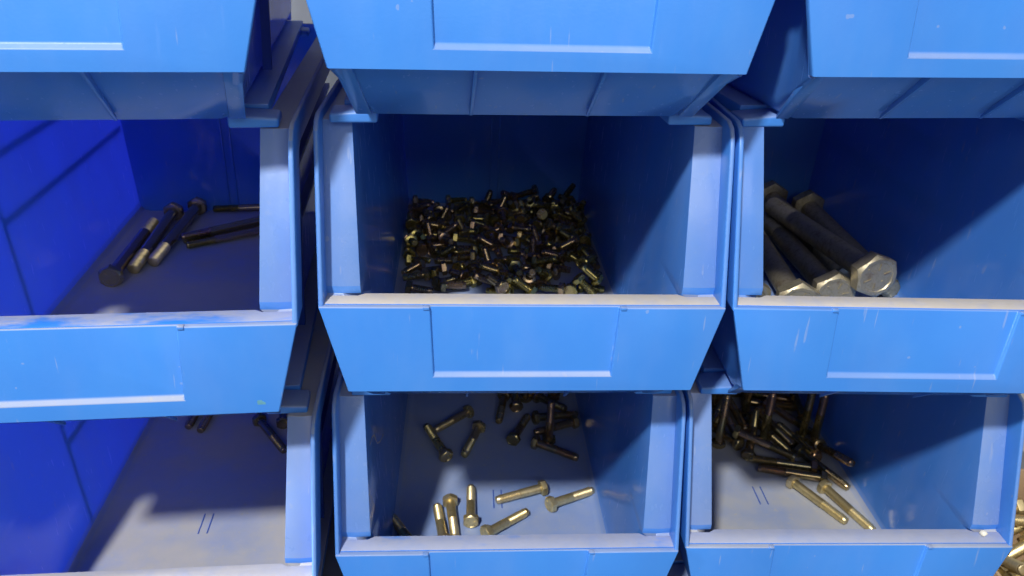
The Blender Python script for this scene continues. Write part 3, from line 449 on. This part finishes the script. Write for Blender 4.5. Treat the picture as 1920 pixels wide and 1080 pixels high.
for h, t_, lab in FRONT: hand('CM', 'short', h, t_, lab, 'short bolts heaped in the middle bin', name='short_bolt')
heap('CB', 'CB', 'dim', 'dim hex bolt in the shaded pile at the back of the bottom centre bin', 'shaded bolts at the back of the bottom centre bin', True, skip=lambda v: v[0] < 4 or v[1] < 258)
heap('RB', 'RB', 'mid', 'dark hex bolt in the pile inside the bottom right bin', 'dark bolts piled in the bottom right bin', True, skip=lambda v: v[1] < 238 or (v[0] < 0 and v[1] < 250))

# bottom centre bin, one by one
hand('CB', 'brassy', (48.6, 188.2, 7.2), (-.6, 172, 5), 'brassy bolt lying across the floor slots, its head touching another bolt')
hand('CB', 'brassy', (54.5, 162.5, 7.2), (101, 185.4, 5), 'brassy bolt whose tip nearly touches the side wall at the right')
hand('CB', 'brassy', (-12.8, 122, 7.2), (29.4, 154.3, 5), 'frontmost brassy bolt lying diagonally by the lip of the bottom centre bin')
hand('CB', 'brassy', (-28.5, 139.5, 7.2), (-28, 195.3, 5), 'brassy bolt with its head towards the viewer, pointing straight back')
hand('CB', 'brassy', (-49.8, 168.8, 7.2), (-43.9, 117.1, 5), 'brassy bolt with head at the back, right one of a side-by-side pair')
hand('CB', 'brassy', (-55.2, 112, 7.2), (-62.8, 162.7, 5), 'brassy bolt with its head hidden by the lip, left one of a side-by-side pair')
hand('CB', 'olive', (-29.9, 327.6, 7.2), (-72.4, 290.7, 5), 'dim bolt in shade, crossing the tip of another at the back left')
hand('CB', 'olive', (-55.8, 243.1, 7.2), (-81.5, 295, 14.5), 'dim bolt in shade with its head towards the viewer at back left')
hand('CB', 'olive', (-17.9, 296.2, 7.2), (-37.3, 241.1, 5), 'dim bolt in shade with tip towards the viewer, right of the crossed pair')
hand('CB', 'olive', (-83, 104, 7.2), (-99.5, 134, 5), 'brownish bolt mostly hidden behind the lip by the left wall')
# bottom right bin
hand('RB', 'midbrass', (39.2, 193, 7.2), (76.2, 130.6, 5), 'pale brassy bolt lying free on the floor beside the two slots')
hand('RB', 'midbrass', (71.4, 184.8, 7.2), (97, 120.7, 5), 'pale brassy bolt along the right floor edge with tip at the lip')
hand('RB', 'mid', (66, 246, 8), (98.6, 186, 5), 'olive bolt poking out of the pile along the right wall')
hand('RB', 'mid', (76, 199.5, 7.2), (9.3, 219, 5), 'bolt with a bright yellow shank at the front edge of the dark pile')
hand('RB', 'mid', (70.8, 214.8, 9), (3.6, 235, 5.5), 'dark bolt second from the front edge of the pile, head to the right')
hand('RB', 'mid', (-3.9, 263.3, 22), (49.8, 226.6, 15), 'grey bolt lying on top of the dark pile, head to the left')
# middle left bin
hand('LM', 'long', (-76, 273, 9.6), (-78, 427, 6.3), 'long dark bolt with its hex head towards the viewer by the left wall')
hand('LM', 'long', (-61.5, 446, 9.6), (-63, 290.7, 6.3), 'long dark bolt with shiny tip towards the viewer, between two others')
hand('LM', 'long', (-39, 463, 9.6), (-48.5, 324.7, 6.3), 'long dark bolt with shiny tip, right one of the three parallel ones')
hand('LM', 'thin', (92, 472, 6.2), (-24, 469, 4), 'thin threaded bolt lying along the back wall of the middle left bin')
hand('LM', 'thin', (62, 435, 6.2), (-41.4, 367.1, 4), 'thin bolt with tip furthest left in the bundle pointing at the long bolts')
hand('LM', 'thin', (74, 412, 6.2), (-31.8, 356.6, 4), 'thin bolt at the front of the bundle, with a bright spot on its shank')
hand('LM', 'thin', (66, 424, 13), (-34, 366, 10.5), 'thin bolt lying on top of the bundle of thin bolts')
# bottom left bin
hand('LB', 'mid', (-52, 404, 7.2), (-57.5, 343, 5), 'olive bolt tip just showing under the panel above, left of two')
hand('LB', 'mid', (-36, 396, 7.2), (-42, 333, 5), 'olive bolt tip just showing under the panel above, right of two')
hand('LB', 'mid', (21.4, 342.7, 7.2), (60.4, 284, 5), 'brown bolt slanting behind the front column of the bottom left bin')
hand('LB', 'mid', (50, 336, 7.2), (38, 402, 5), 'dark bolt head in shade beside the front column of the bottom left bin')
# middle right bin: thick bolts
hand('RM', 'thick', (56.8, 183, 44), (33, 390, 34), 'thick grey bolt on top with its big marked hex head towards the viewer', roll=.35)
hand('RM', 'thick', (29, 196, 18), (34, 400, 11.3), 'thick grey bolt whose head rises just above the lip, under the top one')
hand('RM', 'thick', (-14, 174, 18), (6, 382, 11.3), 'thick grey bolt left of the others, its head half hidden by the lip')
hand('RM', 'thick', (92, 430, 19), (98, 212, 11.3), 'thick rusty bolt by the right wall with its head at the back')
hand('RM', 'thick', (56, 462, 19), (66, 245, 11.3), 'thick dark bolt between the two rows with its head at the back wall')
hand('RM', 'thick', (-58, 182, 18), (-40, 390, 11.3), 'thick tan bolt mostly hidden behind the left front column')

# ------------------------------------------------------------------ carton of brass bolts at the right edge
M_CARD = plain('brown_card', (0.36, 0.25, 0.15), .8)
cx, cy, cz = 489.0, 62.0, -H - 9.4
car = bpy.data.objects.new('carton', None); link(car); car.location = Vector((cx, cy, cz)) * MM
tag(car, 'low brown carton of brass bolts at the right edge of the picture', 'carton')
for nm, b in (('bottom', (-64, 64, -84, 84, 0, 3)), ('side', (-67, -64, -84, 84, 0, 68)), ('side', (64, 67, -84, 84, 0, 68)), ('side', (-67, 67, -87, -84, 0, 68)), ('side', (-67, 67, 84, 87, 0, 68))):
    bm = bmesh.new(); boxbm(bm, *b); link(bpy.data.objects.new(nm, bake(bm, M_CARD, bevel=.5, name='carton_' + nm)), car)
heap('GB', None, 'gold', 'brass bolt in the carton at the right edge', 'brass bolts in the carton', False, base=Matrix.Translation(Vector((cx, cy, cz + 3)) * MM), name='brass_bolt', skip=lambda v: v[2] < 6 or v[2] > 28)

# a crumb of white foam on the lip of the bottom right bin
bm = bmesh.new(); bmesh.ops.create_icosphere(bm, subdivisions=2, radius=3.2)
for v in bm.verts: v.co *= 1 + random.uniform(-.16, .16); v.co.z *= .8
crumb = link(bpy.data.objects.new('foam_crumb', bake(bm, plain('white_foam', (0.75, 0.72, 0.62), .9), name='foam_crumb')))
crumb.matrix_world = local_to_world('RB', Matrix.Translation((118.5, 13.5, ZL + 2.6)))
tag(crumb, 'small white foam crumb on the lip of the bottom right bin', 'crumb')

# scratched squiggle on the left wall of the bottom centre bin, and a smear of paint on a front panel
SQ = [[61.8, 161.6], [75.8, 158.6], [87.9, 152.3], [93.4, 143.0], [99.7, 134.2], [115.2, 124.1], [138.1, 114.8]]
bm = bmesh.new(); up = []; dn = []
for y, z in SQ:
    x = -win(z) + .12; up.append(bm.verts.new((x, y + .45, z + .5))); dn.append(bm.verts.new((x, y - .45, z - .5)))
for i in range(len(SQ) - 1): bm.faces.new((up[i], dn[i], dn[i + 1], up[i + 1]))
sqo = link(bpy.data.objects.new('scratch_mark', bake(bm, plain('chalky_scratch', (0.34, 0.34, 0.30), .8), solid=.1, name='scratch_mark')), ROOT['CB'])
bm = bmesh.new(); vs = []
for k in range(14):
    a = k * math.tau / 14; r = random.uniform(1.6, 3.4); vs.append(bm.verts.new((109.8 + r * math.cos(a), -2.02, 43.0 + 1.2 * r * math.sin(a))))
bm.faces.new(vs)
link(bpy.data.objects.new('paint_smear', bake(bm, plain('green_smear', (0.10, 0.30, 0.42), .5, var=.35, scale=300), solid=.15, name='paint_smear')), ROOT['LM'])
